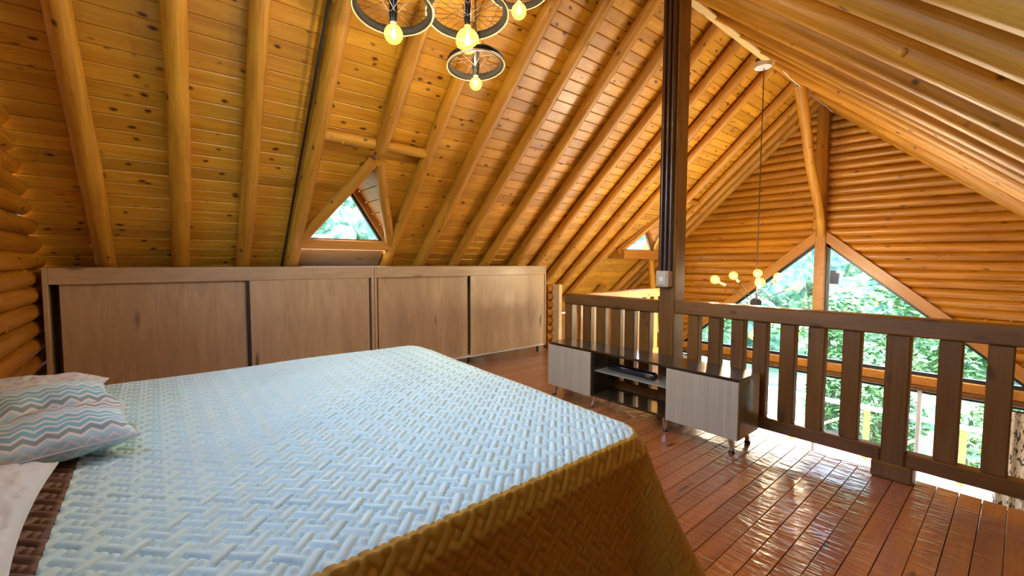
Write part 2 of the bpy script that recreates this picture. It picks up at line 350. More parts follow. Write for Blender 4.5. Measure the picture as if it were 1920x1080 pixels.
# ------------------------------------------------------------------ dormers
def dormer(k, xc):
    label = ['triangular dormer window above the wardrobe', 'small triangular dormer window half hidden behind the tall post'][k]
    win = tag(empty('window_%d' % (k + 3)), label, kind='structure')
    yr_ = YR + (ZB - DZ0) / TN; yw = yr_ - (0 if k == 0 else .12)       # the far window stands a little proud of the slope
    A = Vector((xc, YR + (ZB - DZ1) / TN, DZ1)); D = Vector((xc, yw, DZ1))
    for sg in (-1, 1):                               # cheek boards of the little gable roof
        B = Vector((xc + sg * DHW, yw, DZ0)); nst = 7
        nrm = (A - D).cross(B - D).normalized()
        if nrm.z < 0: nrm = -nrm
        for i in range(nst):
            t0, t1 = i / nst + .004, (i + 1) / nst - .004
            P = [A.lerp(B, t0), D.lerp(B, t0), D.lerp(B, t1), A.lerp(B, t1)]
            if (P[2] - P[3]).length < .01: P = P[:3] + [P[3] + Vector((0, -.002, 0))]
            cpo = sum(P, Vector()) / 4
            MB().prism([q - cpo for q in P], nrm * .03).build('cheek_plank', M['trim'], win, mtx=Matrix.Translation(cpo))
        if k: Br = Vector((xc + sg * DHW, yr_, DZ0)); MB().prism([A, B, Br], Vector((sg * .02, 0, .01))).build('cheek_filler', M['trim'], win)
        # outer covering closes the joints
        MB().prism([A + nrm * .032, D + nrm * .032, B + nrm * .032], nrm * .03).build('dormer_cover', M['plaster'], win)
        # valley log lying along the edge of the opening
        dn = Vector((0, -ST, -CT)) * (.06 if k == 0 else .015)
        log('valley_log', A + dn + Vector((sg * .03, .02, -.03)), B + dn + Vector((sg * .0, .0, .0)), .05 if k == 0 else .038, .055 if k == 0 else .04, M['log'], win, 600 + k * 10 + sg, knobs=3)
    MB().bbox(xc - .05, xc + .05, A.y - .12, D.y + .02, DZ1 + .012, DZ1 + .11, .004).build('dormer_ridge', M['trim'], win)
    # wooden window lining, black frame and glass
    sl = (DZ1 - DZ0) / DHW
    def tri(inset, y, x_ex=0):                      # inner triangle, inset from the slopes
        top = DZ1 - inset * math.sqrt(1 + sl * sl); bot = DZ0 + .03 + inset * .3
        h = (top - bot) / sl
        return [Vector((xc - h, y, bot)), Vector((xc + h, y, bot)), Vector((xc, y, top))]
    def ring(i0, i1, y, dep, mat, name):
        o_, n_ = tri(i0, y), tri(i1, y)
        for a in range(3):
            b = (a + 1) % 3
            MB().prism([o_[a], o_[b], n_[b], n_[a]], (0, dep, 0)).build(name, mat, win)
    i1, i2, yo = (.055, .085, 0) if k == 0 else (.035, .060, 0)
    ring(.0, i1, yw - .07 + yo, .08 - yo, M['trim'], 'frame_board')
    ring(i1, i2, yw - .03 - (.04 if k else 0), .04, M['alu_black'], 'window_frame')
    t = tri(i2 - .005, yw - .012 - (.04 if k else 0))
    MB().prism(t, (0, .006, 0)).build('pane', M['glass'], win)
    MB().bbox(xc - DHW - .02, xc + DHW + .02, yw - .13, yr_ + (.12 if k else 0), DZ0 - (.12 if k else .06), DZ0 + .035, .006).build('sill_board', M['trim'], win)
    if k == 0:
        sa = (ZB - DZ0 + .05) / ST; mt = Matrix((Vector((1, 0, 0)), Vector((0, CT, -ST)), Vector((0, ST, CT)))).transposed().to_4x4(); mt.translation = slope_pt(1, sa, xc)
        MB().bbox(-DHW + .03, DHW - .05, 0, .34, -.016, -.001, .003).build('apron_board', M['laminate'], win, mtx=mt)
    hs = HEAD_S
    log('header_log', axis_pt(1, hs, xc - .54) - Vector((0, .03, -.02)), axis_pt(1, hs + .01, xc + .46) - Vector((0, .03, -.02)), .052, .046, M['log'], win, 640 + k, knobs=5)
dormer(0, DORM[0]); dormer(1, DORM[1])
# short leaning log between rafter and side gallery
tag(log('trim_4', (7.34, 4.66, 1.50), (7.10, 4.34, .02), .055, .06, M['log'], None, 701), 'short leaning log prop under the far dormer rafter', kind='structure')

# ------------------------------------------------------------------ walls
def roof_half(z): return max(0, (ZB - z) / TN)
# head wall of stacked logs (left)
LD = .125
HW_Z0, HW_Z1, HW_Y, HW_S = 1.90, 3.42, 1.72, .9      # peaked window added high in the head wall, unseen, for cool fill on the bed
hw = MB(); hlogs = []; z = .06
hw.box(X_HEAD - .16, X_HEAD - .08, YR - 4.1, YR + 4.1, FLOOR_LO, 0)
while z < 3.80:
    h = roof_half(z + .05) + .05
    e = (HW_Z1 - z) / HW_S if HW_Z0 < z < HW_Z1 else 0
    for a, b in ((YR - h, HW_Y - e), (HW_Y + e, YR + h)):
        if b - a > .05: hw.box(X_HEAD - .16, X_HEAD - .08, a, b, z - LD / 2, z + LD / 2); hlogs.append((a, b, z))
    z += LD
wl = struct('wall_left', hw, M['plaster'], 'wall of stacked logs behind the bed')
for i, (a, b, z) in enumerate(hlogs): log('wall_log', (X_HEAD - .055, a, z), (X_HEAD - .055, b, z), .066, .066, M['wall_log'], wl, 800 + i, wob=.006, knobs=4, rv=.06)
w5 = tag(empty('window_5'), 'added unseen peaked window above the bed head, for cool fill light', kind='structure')
eh = (HW_Z1 - HW_Z0) / HW_S
MB().prism([(X_HEAD - .1, HW_Y - eh, HW_Z0), (X_HEAD - .1, HW_Y + eh, HW_Z0), (X_HEAD - .1, HW_Y, HW_Z1)], (.008, 0, 0)).build('pane', M['glass'], w5)  # pane of the added head-wall window
for sg in (-1, 1):
    nl = .09 * math.sqrt(1 + HW_S ** 2)
    MB().prism([(X_HEAD - .14, HW_Y, HW_Z1 + .05), (X_HEAD - .14, HW_Y + sg * (eh + .05 / HW_S), HW_Z0), (X_HEAD - .14, HW_Y + sg * (eh - nl / HW_S), HW_Z0), (X_HEAD - .14, HW_Y, HW_Z1 - nl)], (.2, 0, 0)).build('slope_board', M['trim'], w5)
MB().bbox(X_HEAD - .14, X_HEAD + .06, HW_Y - eh - .1, HW_Y + eh + .1, HW_Z0 - .1, HW_Z0, .006).build('sill_board', M['trim'], w5)
MB().bbox(X_HEAD - .12, X_HEAD + .02, HW_Y - .05, HW_Y + .05, HW_Z0, HW_Z1 - .1, .006).build('centre_post', M['trim'], w5)
# gable wall
WY, WZ, WS = 2.07, 1.86, .862                     # window peak and slope
LWY0, LWY1 = -.35, 4.49                           # lower glazing
wf = MB(); glogs = []
z = FLOOR_LO + .06
while z < 3.82:
    h = roof_half(z)
    lo, hi = YR - min(h, 4.05), YR + min(h, 4.05)
    if z > WZ - .02: iv = [(lo, WY - .0), (WY + .0, hi)]
    elif z > -.26:
        e = (WZ - z) / WS - .07; iv = [(lo, WY - e), (WY + e, hi)]
    elif z > FLOOR_LO + .10: iv = [(lo, LWY0), (LWY1, hi)]
    else: iv = [(lo, WY), (WY, hi)]
    for k, (a, b) in enumerate(iv):
        if b - a > .06:
            wf.box(X_GAB + .08, X_GAB + .18, a, b, z - LD / 2, z + LD / 2); glogs.append((a, b, z, k))
    z += LD
wfar = struct('wall_far', wf, M['plaster'], 'far gable wall of stacked orange logs around the big window')
for i, (a, b, z, k) in enumerate(glogs):
    tilt = -.022 * (b - a) if (k == 0 and z > .2) else 0
    log('wall_log', (X_GAB + .06, b, z), (X_GAB + .06, a, z + tilt * .6), .068, .066, M['wall_log'], wfar, 900 + i, wob=.005, rv=.05, knobs=2)
# eave walls and side boarding
struct('wall_right', MB().box(XA, XB + .05, YR - 4.14, YR - 4.02, FLOOR_LO, .25), M['plaster'])
struct('wall_back', MB().box(XA, XB + .05, YR + 4.02, YR + 4.14, FLOOR_LO, .25), M['plaster'])

# gable window: trim boards, frames, panes
w1 = tag(empty('window_1'), 'large peaked gable window with timber surround above the railing', kind='structure')
def gab(y, z, x=X_GAB): return Vector((x, y, z))
nlen = math.sqrt(1 + WS * WS)
for sg in (-1, 1):
    bot = -.24; e = (WZ - bot) / WS; thick = .135
    dy = thick * nlen / WS
    zi = WZ - thick * nlen                           # inner apex
    p = [gab(WY, WZ, X_GAB - .06), gab(WY + sg * e, bot, X_GAB - .06), gab(WY + sg * (e - dy), bot, X_GAB - .06), gab(WY, zi, X_GAB - .06)]
    c0 = p[0]; d = p[1] - p[0]
    mt = frame_mtx(c0, d, (-1, 0, 0)); inv = mt.inverted()
    MB().prism([inv @ q for q in p], inv.to_3x3() @ Vector((.16, 0, 0))).build('slope_board', M['trim'], w1, mtx=mt)
    # black aluminium strip along the inside of the slope, along the foot and beside the post
    q0 = .04
    P = [gab(WY + sg * .07, zi - .07 * WS), gab(WY + sg * (e - dy), bot), gab(WY + sg * (e - dy - q0 * nlen / WS), bot), gab(WY + sg * .07, zi - .07 * WS - q0 * nlen)]
    MB().prism(P, (.05, 0, 0)).build('slope_frame', M['alu_black'], w1)
    MB().box(X_GAB, X_GAB + .05, *sorted((WY + sg * .07, WY + sg * (.115 if sg < 0 else .085))), bot, zi - .07).build('upright_frame', M['alu_black'], w1)
    MB().box(X_GAB, X_GAB + .05, *sorted((WY + sg * .07, WY + sg * (e - dy))), -.24, -.19).build('foot_frame', M['alu_black'], w1)
    G = [gab(WY + sg * .07, -.2, X_GAB + .02), gab(WY + sg * (e - dy - .01), -.2, X_GAB + .02), gab(WY + sg * .07, zi - .08, X_GAB + .02)]
    MB().prism(G, (.008, 0, 0)).build('pane', M['glass'], w1)
MB().bbox(X_GAB - .09, X_GAB + .10, WY - .07, WY + .07, -.24, WZ - .02, .006).build('centre_post', M['trim'], w1)
MB().bbox(X_GAB - .07, X_GAB + .10, LWY0 - .12, LWY1 + .12, -.36, -.24, .006).build('transom_board', M['trim'], w1)
MB().bbox(X_GAB - .10, X_GAB + .10, LWY0 - .12, LWY1 + .12, -.43, -.365, .006).build('transom_ledge', M['rail'], w1)
kp = MB().bbox(0, 1.92, -.075, .075, -.06, .06, .006).build('trim_5', M['wall_log'], None, mtx=frame_mtx((X_GAB - .07, WY + .02, WZ - .03), (0, 0, 1), (-1, 0, 0)))
tag(kp, 'square timber king post on the far gable above the window', kind='structure')
# lower glazing
w2 = tag(empty('window_2'), 'tall glazing of the lower storey seen between the balusters', kind='structure')
ys = [LWY0, .86, 2.07, 3.28, LWY1]
for i, yy in enumerate(ys):
    MB().bbox(X_GAB - .02, X_GAB + .08, yy - .022, yy + .022, FLOOR_LO + .06, -.43, .004).build('upright_frame', M['trim'] if i in (0, 4) else M['white'], w2)
for a, b in zip(ys[:-1], ys[1:]):
    MB().box(X_GAB + .0, X_GAB + .05, a + .022, b - .022, -.48, -.43).build('head_frame', M['alu_black'], w2)
    MB().box(X_GAB + .0, X_GAB + .05, a + .022, b - .022, FLOOR_LO + .06, FLOOR_LO + .12).build('foot_frame', M['alu_black'], w2)
    MB().box(X_GAB + .02, X_GAB + .028, a + .022, b - .022, FLOOR_LO + .12, -.48).build('pane', M['glass'], w2)

# ------------------------------------------------------------------ floors
X_EDGE, X_GALL, Y_GALL = 3.47, 5.16, 3.10
fl = MB(); fl.box(X_HEAD - .08, X_EDGE, YR - 4.05, Y_GALL, -.20, -.022); fl.box(X_HEAD - .08, X_GALL, Y_GALL, YR + 4.05, -.20, -.022)
floor = struct('floor', fl, M['rail'], 'glossy red-brown plank floor of the loft')
FWD = .0897; rnd = random.Random(5); yb = .543 - 26 * FWD; k = 0
while yb + FWD < YR + 3.9:
    x1 = X_EDGE if yb + FWD / 2 < Y_GALL else X_GALL
    x0 = X_HEAD - .05
    js = [x0, x1]
    if rnd.random() < .45: js = [x0, rnd.uniform(x0 + 1.0, x1 - 1.0), x1]
    for a, b in zip(js[:-1], js[1:]):
        g = .0022 if k % 3 == 0 else .0012
        sec = [(g, -.0225), (FWD - g, -.0225), (FWD - g, -.0012), (FWD - g - .0012, 0), (g + .0012, 0), (g, -.0012)]
        v = [(a + .0008, y_, z_) for y_, z_ in sec] + [(b - .0008, y_, z_) for y_, z_ in sec]
        MB().add(v, [tuple(range(6)), tuple(range(6, 12))[::-1]] + [(q, 6 + q, 6 + (q + 1) % 6, (q + 1) % 6) for q in range(6)]).build('floor_plank', M['floor'], floor, mtx=Matrix.Translation((0, yb, 0)))
    yb += FWD; k += 1
struct('floor_lower', MB().box(XA, XB + .1, YR - 4.1, YR + 4.1, FLOOR_LO - .1, FLOOR_LO), M['tile'], 'pale floor of the storey below')

# ------------------------------------------------------------------ railing
RX0, RX1 = 3.365, 3.455
def rail_piece(parent, name, y0, y1, z0, z1, x0, x1):
    L_ = y0 - y1
    return MB().bbox(0, L_, -(x1 - x0) / 2, (x1 - x0) / 2, -(z1 - z0) / 2, (z1 - z0) / 2, .01).build(name, M['rail'], parent, mtx=frame_mtx(((x0 + x1) / 2, y0, (z0 + z1) / 2), (0, -1, 0), (0, 0, 1)))
def upright(parent, name, x, y, wx, wy, z0, z1, mat=None, b=.008):
    return MB().bbox(0, z1 - z0, -wx / 2, wx / 2, -wy / 2, wy / 2, b).build(name, mat or M['rail'], parent, mtx=frame_mtx((x, y, z0), (0, 0, 1), (0, 1, 0)))
PY0, PY1 = 2.03, 1.885                                # tall post on the rail line
rl = thing('railing', 'wooden loft railing with thick square balusters behind the low cabinet', 'railing', (RX0, 0, 0))
rl.location = (0, 0, 0)
rail_piece(rl, 'top_rail', 3.15, PY0, .865, .975, RX0 - .01, RX1 + .02); rail_piece(rl, 'top_rail', PY1, -1.75, .875, .985, RX0 - .01, RX1 + .02)
rail_piece(rl, 'bottom_rail', 3.15, PY0, .09, .18, RX0 + .005, RX1 - .005); rail_piece(rl, 'bottom_rail', PY1, .519, .09, .18, RX0 + .005, RX1 - .005); rail_piece(rl, 'bottom_rail', .409, -1.75, .09, .18, RX0 + .005, RX1 - .005)
cx = (RX0 + RX1) / 2
for yc in (2.855, 2.675, 2.50, 2.345, 2.185): upright(rl, 'baluster', cx, yc, .07, .11, .178, .868)
for yc in (1.728, 1.556, 1.379, 1.222, 1.044, .874, .685, .245, .061, -.115, -.29, -.465): upright(rl, 'baluster', cx, yc, .07, .097, .178, .878)
upright(rl, 'newel_post', cx, .464, .085, .112, 0, .878); upright(rl, 'newel_foot', cx, .464, .13, .19, 0, .10)
upright(rl, 'newel_post', cx, 3.10, .09, .10, 0, .868)
upright(rl, 'newel_post', cx, -.80, .09, .112, 0, .878)
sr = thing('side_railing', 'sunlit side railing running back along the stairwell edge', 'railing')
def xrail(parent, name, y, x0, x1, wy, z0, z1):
    return MB().bbox(0, x1 - x0, -wy / 2, wy / 2, -(z1 - z0) / 2, (z1 - z0) / 2, .008).build(name, M['rail_sunlit'], parent, mtx=frame_mtx((x0, y, (z0 + z1) / 2), (1, 0, 0), (0, 0, 1)))
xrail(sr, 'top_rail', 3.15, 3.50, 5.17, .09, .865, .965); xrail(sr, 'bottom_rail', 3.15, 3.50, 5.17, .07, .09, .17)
for i in range(9): upright(sr, 'baluster', 3.64 + i * .183, 3.15, .09, .05, .168, .868, M['rail_sunlit'])
# low log stub with end board right of the wardrobe
st = thing('log_stub_wall', 'low stub of stacked log ends with a pale end board beside the wardrobe', 'stub wall')
for i in range(8): MB().tube([(4.52, 4.62, .062 + i * .122), (4.64, 4.62, .062 + i * .122)], .062, 12).build('log_end', M['wall_log'], st, True)
MB().bbox(4.62, 4.69, 4.44, 4.60, 0, .98, .006).build('end_board', M['raw'], st)

# tall post with conduits
tp = thing('support_post', 'tall dark square timber post rising from the railing to the ridge', 'post')
upright(tp, 'post', RX0 + .075, (PY0 + PY1) / 2, .17, PY0 - PY1 - .004, 0, 3.72)
for i in range(3):
    MB().tube([(RX0 - .03, PY0 - .022 - i * .042, 1.23), (RX0 - .03, PY0 - .022 - i * .042, 2.4), (RX0 - .03, PY0 - .022 - i * .042, 3.6)], .0185, 10).build('conduit', M['conduit'], tp, True)
jb = MB().bbox(RX0 - .085, RX0 - .012, PY1 + .02, PY0 - .01, 1.10, 1.235, .006).build('junction_box', M['boxbeige'], tp)
MB().bbox(RX0 - .092, RX0 - .085, PY1 + .035, PY0 - .025, 1.115, 1.22, .003).build('cover_plate', M['boxbeige'], jb)
MB().box(RX0 - .095, RX0 - .092, PY1 + .06, PY0 - .05, 1.15, 1.185).build('switch', M['white'], jb)

# ------------------------------------------------------------------ wardrobes
def wardrobe(x0, x1, doors, label, legs):
    t = thing('sliding_wardrobe', label, 'wardrobe', ((x0 + x1) / 2, 4.5, 0), 0, 'low wardrobes under the roof slope')
    yf, yb_, zb, zt = 4.5, 4.84, .095, 1.258
    ox = -Vector(t.location)
    def pc(name, a, b, c, d, e, f, mat='laminate', par=None, bev=.003, vert=True):
        # boards with upright grain: local X runs up
        if vert:
            mt = frame_mtx(Vector(((a + b) / 2, (c + d) / 2, e)) + ox, (0, 0, 1), (0, -1, 0)); mb = MB().bbox(0, f - e, -(b - a) / 2, (b - a) / 2, -(d - c) / 2, (d - c) / 2, bev)
        else:
            mt = Matrix.Translation(Vector((a, (c + d) / 2, (e + f) / 2)) + ox); mb = MB().bbox(0, b - a, -(d - c) / 2, (d - c) / 2, -(f - e) / 2, (f - e) / 2, bev)
        return mb.build(name, M[mat], par or t, mtx=mt)
    pc('side_panel', x0, x0 + .028, yf, yb_, zb, zt); pc('side_panel', x1 - .028, x1, yf, yb_, zb, zt)
    pc('top_panel', x0 + .028, x1 - .028, yf + .03, yb_, zt - .025, zt, vert=False)
    pc('top_fascia', x0 + .028, x1 - .028, yf + .002, yf + .026, 1.135, zt, vert=False)
    pc('bottom_panel', x0 + .028, x1 - .028, yf + .03, yb_, zb, zb + .03, vert=False)
    pc('back_panel', x0 + .028, x1 - .028, yb_ - .01, yb_, zb + .03, zt - .025)
    pc('bottom_track', x0 + .028, x1 - .028, yf + .002, yf + .03, zb, zb + .016, 'white', vert=False)
    for (a, b, front, side) in doors:
        y0 = yf + (.006 if front else .034)
        d = pc('door', a, b, y0, y0 + .02, zb + .018, 1.15 if not front else 1.134)
        e = a if side < 0 else b
        bpy.context.view_layer.update()
        h = MB().box(0, 1.02, -.014, .014, -.003, .003).build('handle_channel', M['gap'], d, mtx=frame_mtx((.0, (e - (a + b) / 2) - side * .0 + side * .014, .0), (1, 0, 0), (0, 0, 1)))
    for lx in legs: MB().lathe([(.022, 0), (.026, .004), (.020, .02), (.020, zb)], Vector((lx, yf + .06, 0)) + ox, 14).build('leg', M['black'], t, True)
    return t
wardrobe(-.62, 1.818, [(-.54, .668, False, -1), (.66, 1.765, True, 1)], 'long low grey-brown wardrobe with sliding doors against the log wall', [-.5, .6, 1.7])
wardrobe(1.824, 4.41, [(1.875, 3.05, False, 1), (3.08, 4.375, True, -1)], 'low grey-brown sliding door wardrobe next to the stub wall', [1.95, 3.08, 4.3])

# ------------------------------------------------------------------ TV stand
tv = thing('media_cabinet', 'low dark media cabinet with grey fronts and chrome legs by the railing', 'cabinet', (2.97, 2.085, 0))
X0, X1, Y0, Y1, Z0, Z1 = 0, .335, -.90, .90, .105, .525
def pc(name, a, b, c, d, e, f, mat, bev=.003, par=None): return MB().bbox(a, b, c, d, e, f, bev).build(name, M[mat], par or tv)
pc('top_panel', X0, X1, Y0, Y1, Z1 - .02, Z1, 'espresso'); pc('bottom_panel', X0 + .012, X1, Y0 + .02, Y1, Z0, Z0 + .02, 'espresso')
pc('side_panel', X0 + .012, X1, Y0, Y0 + .02, Z0 + .0, Z1 - .02, 'reflected_green'); pc('side_panel', X0 + .012, X1, Y1 - .02, Y1, Z0 + .02, Z1 - .02, 'espresso')
pc('divider', X0 + .012, X1, .352, .372, Z0 + .02, Z1 - .02, 'espresso'); pc('divider', X0 + .012, X1, -.378, -.358, Z0 + .02, Z1 - .02, 'espresso')
pc('back_panel', X1 - .012, X1, .372, Y1 - .02, Z0 + .02, Z1 - .02, 'espresso'); pc('back_panel', X1 - .012, X1, Y0 + .02, -.378, Z0 + .02, Z1 - .02, 'espresso')
for a, b in ((.366, Y1 - .002), (Y0 + .002, -.372)):
    MB().bbox(0, Z1 - .024 - Z0, -(b - a) / 2, (b - a) / 2, -.009, .009, .002).build('door', M['tvfront'], tv, mtx=frame_mtx((X0 - .006, (a + b) / 2, Z0 + .002), (0, 0, 1), (-1, 0, 0)))
pc('glass_shelf', .03, X1 - .01, -.356, .350, .333, .343, 'shelfglass', .002)
for lx, ly in ((.05, -.83), (.05, -.33), (.05, .36), (.05, .84), (.28, -.83), (.28, .36), (.28, .84), (.28, -.33)):
    dx, dy = (-.02 if lx < .1 else .02), -.02 if ly < 0 else .02
    lg = MB().tube([(lx + dx * .8, ly + dy * .8, .016), (lx, ly, Z0)], [.015, .022], 12).build('leg', M['chrome'], tv, True)
    MB().lathe([(.020, 0), (.022, .006), (.013, .018)], (lx + dx * .8, ly + dy * .8, 0), 14).build('foot', M['black'], lg, True)
sb = thing('soundbar', 'black cylindrical soundbar lying on the glass shelf', 'soundbar', (3.11, 2.125, .3435))
sb.rotation_euler = (0, 0, math.radians(-4))
bd = MB().tube([(0, -.24, .034), (0, -.232, .034), (0, .232, .034), (0, .24, .034)], [.028, .034, .034, .028], 20).build('body', M['black'], sb, True)
MB().tube([(0, -.243, .034), (0, -.238, .034)], [.026, .027], 20).build('end_cap', M['alu_black'], sb, True)
MB().bbox(-.036, -.030, -.16, .10, .026, .040, .002).build('grille', M['gap'], sb); MB().bbox(-.0365, -.031, -.215, -.165, .024, .044, .002).build('display', M['chrome'], sb)

# ------------------------------------------------------------------ bed and bedspread
BT = .70
bed = thing('bed', 'wide double bed pushed against the log wall', 'bed', (.4, 1.82, 0))
MB().bbox(-1.0, .88, -.93, .93, .08, .32, .02).build('bed_base', M['espresso'], bed)
MB().bbox(-1.0, .93, -.94, .94, .325, .665, .06).build('mattress', plain('mattress_ticking', (.7, .68, .62), .8), bed)
for lx in (-.9, .8):
    for ly in (-.85, .85): MB().tube([(lx, ly, 0), (lx, ly, .08)], .03, 10).build('leg', M['black'], bed, True)

def quilt_mat(name, col, rough, sheen):
    mt, n, b = new_mat(name); L = n.links.new
    tc = N(n, 'ShaderNodeTexCoord'); ns = N(n, 'ShaderNodeTexNoise', Scale=140.0, Detail=3.0); L(tc.outputs['Object'], ns.inputs['Vector'])
    n2 = N(n, 'ShaderNodeTexNoise', Scale=4.0, Detail=3.0); L(tc.outputs['Object'], n2.inputs['Vector'])
    rp = ramp(n, [(.3, tuple(q * .93 for q in col)), (.7, col)]); L(n2.outputs[0], rp.inputs[0]); L(rp.outputs[0], b.inputs['Base Color'])
    b.inputs['Roughness'].default_value = rough; b.inputs['Sheen Weight'].default_value = sheen; b.inputs['Sheen Roughness'].default_value = .4
    bp = N(n, 'ShaderNodeBump', Strength=.25, Distance=.002); L(ns.outputs[0], bp.inputs['Height']); L(bp.outputs[0], b.inputs['Normal'])
    return mt
M['quilt'] = quilt_mat('white_quilted_fabric', (.56, .80, .80), .55, .10)
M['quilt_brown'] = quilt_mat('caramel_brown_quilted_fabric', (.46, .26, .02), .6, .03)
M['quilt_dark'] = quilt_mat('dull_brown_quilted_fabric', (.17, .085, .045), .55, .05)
M['sham'] = quilt_mat('pale_grey_quilted_fabric', (.60, .64, .66), .6, .1)

M['piping'] = plain('pale_piping', (.62, .70, .72), .7)
HB = .024                                            # herringbone strip width
def herring(a, b):
    u = (a + b) / math.sqrt(2) / HB; v = (b - a) / math.sqrt(2) / HB
    i, j = math.floor(u), math.floor(v); fu, fv = u - i, v - j
    r4, c4 = i % 4, j % 4                                   # strip weave: i = crossing strips, j = long ribs
    def along(first, n, pos): return (pos - first) % 4, n
    if (r4 == 0 and c4 != 3) or (r4 == 2 and c4 != 1):      # crossing strip on top, three columns long
        p = ((c4 - (0 if r4 == 0 else 2)) % 4) + fv; ed = min(p, 3 - p, fu, 1 - fu)
    elif c4 in (1, 3):                                      # long rib, three rows long
        p = ((r4 - (1 if c4 == 1 else 3)) % 4) + fu; ed = min(p, 3 - p, fv, 1 - fv)
    else: ed = min(fu, 1 - fu, fv, 1 - fv) * .8             # short piece between two crossing strips
    q = min(1, ed / .36); return math.sqrt(max(0, 1 - (1 - q) ** 2))
BX0, BX1, BY0, BY1, CRN = -.635, 1.36, .84, 2.86, .13     # rounded top outline
def outline(a, b):
    """(nearest point, outward normal, distance outside) for the rounded rectangle; far head end is open"""
    cx_ = min(a, BX1 - CRN); cy_ = min(max(b, BY0 + CRN), BY1 - CRN)
    dx, dy = a - cx_, b - cy_; r = math.hypot(dx, dy)
    if r < 1e-9: return Vector((a, b)), Vector((0, 0)), -CRN
    n_ = Vector((dx / r, dy / r)); return Vector((cx_, cy_)) + n_ * CRN, n_, r - CRN
DROP = .60
def spread_pt(a, b):
    P, n_, d = outline(a, b)
    skew = .10 * max(0, min(1, (b - 1.0) / 1.6)) * max(0, min(1, (a - .2) / 1.1))       # far foot corner lies a little further out
    hq = herring(a, b) * .019 * (1 - .55 * max(0, min(1, (d + .07) / .06))) - .006     # flatter where the cloth bends over the edge
    RB = .055                                              # soft bend at the edge of the mattress
    if d <= 0:
        sag = .006 * noise.noise(Vector((a * 3, b * 3, .3)))
        t = max(0, (d + RB) / RB) if d > -RB else 0
        z_ = BT + sag - RB * (1 - math.cos(t * .8)) * .5
        p = Vector((a + skew, b, z_ + hq)); return p
    ang = math.atan2(n_.y, n_.x)
    cornerness = max(0, min(1, abs(n_.x * n_.y) * 2.2)) if n_.x > 0 else 0
    q = d / DROP
    per = (P.x - P.y) * 1.0
    fold = (math.sin(per * 9 + 1.0) * .012 + math.sin(per * 17) * .005) * q
    out = .02 * min(1, d / .05) + .04 * q ** 1.3 + .22 * cornerness * q ** 1.15 + fold
    z_ = BT - .016 - d * (1 - .08 * cornerness) + .016 * math.exp(-d / .03) * .0
    z_ = max(z_, .085)
    pos = Vector((P.x, P.y)) + n_ * (out + hq * .8)
    if cornerness > 0:                                      # the gathered corner: a soft pleat
        ph = math.atan2(n_.y, n_.x)
        tw = math.sin(ph * 7.0) * .030 * cornerness * min(1, d / .25)
        pos += Vector((-n_.y, n_.x)) * tw
    return Vector((pos.x + skew, pos.y, z_))
sp = thing('bedspread', 'white basketweave quilted bedspread with caramel brown side drop', 'bedspread', (.4, 1.82, 0))
st_ = .0046
na = int((BX1 + DROP - BX0) / st_); nb = int((BY1 + DROP - (BY0 - DROP)) / st_)
grid = {}
tops, sides, heads = ([], [], {}), ([], [], {}), ([], [], {})
import array
PT = [[None] * (nb + 1) for _ in range(na + 1)]; DD = [[0] * (nb + 1) for _ in range(na + 1)]
for i in range(na + 1):
    a = BX0 + i * st_
    for j in range(nb + 1):
        b = BY0 - DROP + j * st_; d = outline(a, b)[2]; DD[i][j] = d
        if d <= DROP + st_: PT[i][j] = spread_pt(a, min(b, 9)) - Vector((.4, 1.82, 0))
def headline(b): return -.195
def put(dst, ij):
    if ij not in dst[2]: dst[2][ij] = len(dst[0]); dst[0].append(PT[ij[0]][ij[1]])
    return dst[2][ij]
for i in range(na):
    a = BX0 + (i + .5) * st_
    for j in range(nb):
        b = BY0 - DROP + (j + .5) * st_
        c4 = ((i, j), (i + 1, j), (i + 1, j + 1), (i, j + 1))
        if any(PT[q[0]][q[1]] is None for q in c4): continue
        dm = max(DD[q[0]][q[1]] for q in c4)
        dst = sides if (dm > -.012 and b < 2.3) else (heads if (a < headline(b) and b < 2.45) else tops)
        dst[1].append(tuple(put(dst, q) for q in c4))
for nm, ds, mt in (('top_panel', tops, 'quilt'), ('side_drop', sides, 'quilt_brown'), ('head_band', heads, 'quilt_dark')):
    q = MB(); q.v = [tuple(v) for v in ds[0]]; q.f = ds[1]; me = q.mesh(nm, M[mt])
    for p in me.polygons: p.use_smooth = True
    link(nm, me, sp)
# hem along the bottom edge
hem = []
for t in range(60):
    a = BX0 + (BX1 - CRN - BX0) * t / 59; hem.append(spread_pt(a, BY0 - DROP + .004))
for t in range(1, 40):
    an = -math.pi / 2 + math.pi / 2 * t / 39; hem.append(spread_pt(BX1 - CRN + math.cos(an) * (DROP + CRN - .004), BY0 + CRN + math.sin(an) * (DROP + CRN - .004)))
for t in range(1, 50):
    hem.append(spread_pt(BX1 + DROP - .004, BY0 + CRN + (BY1 - BY0 - 2 * CRN) * t / 49))
MB().tube([q - Vector((.4, 1.82, 0)) for q in hem], .006, 6).build('hem', M['quilt_brown'], sp, True)

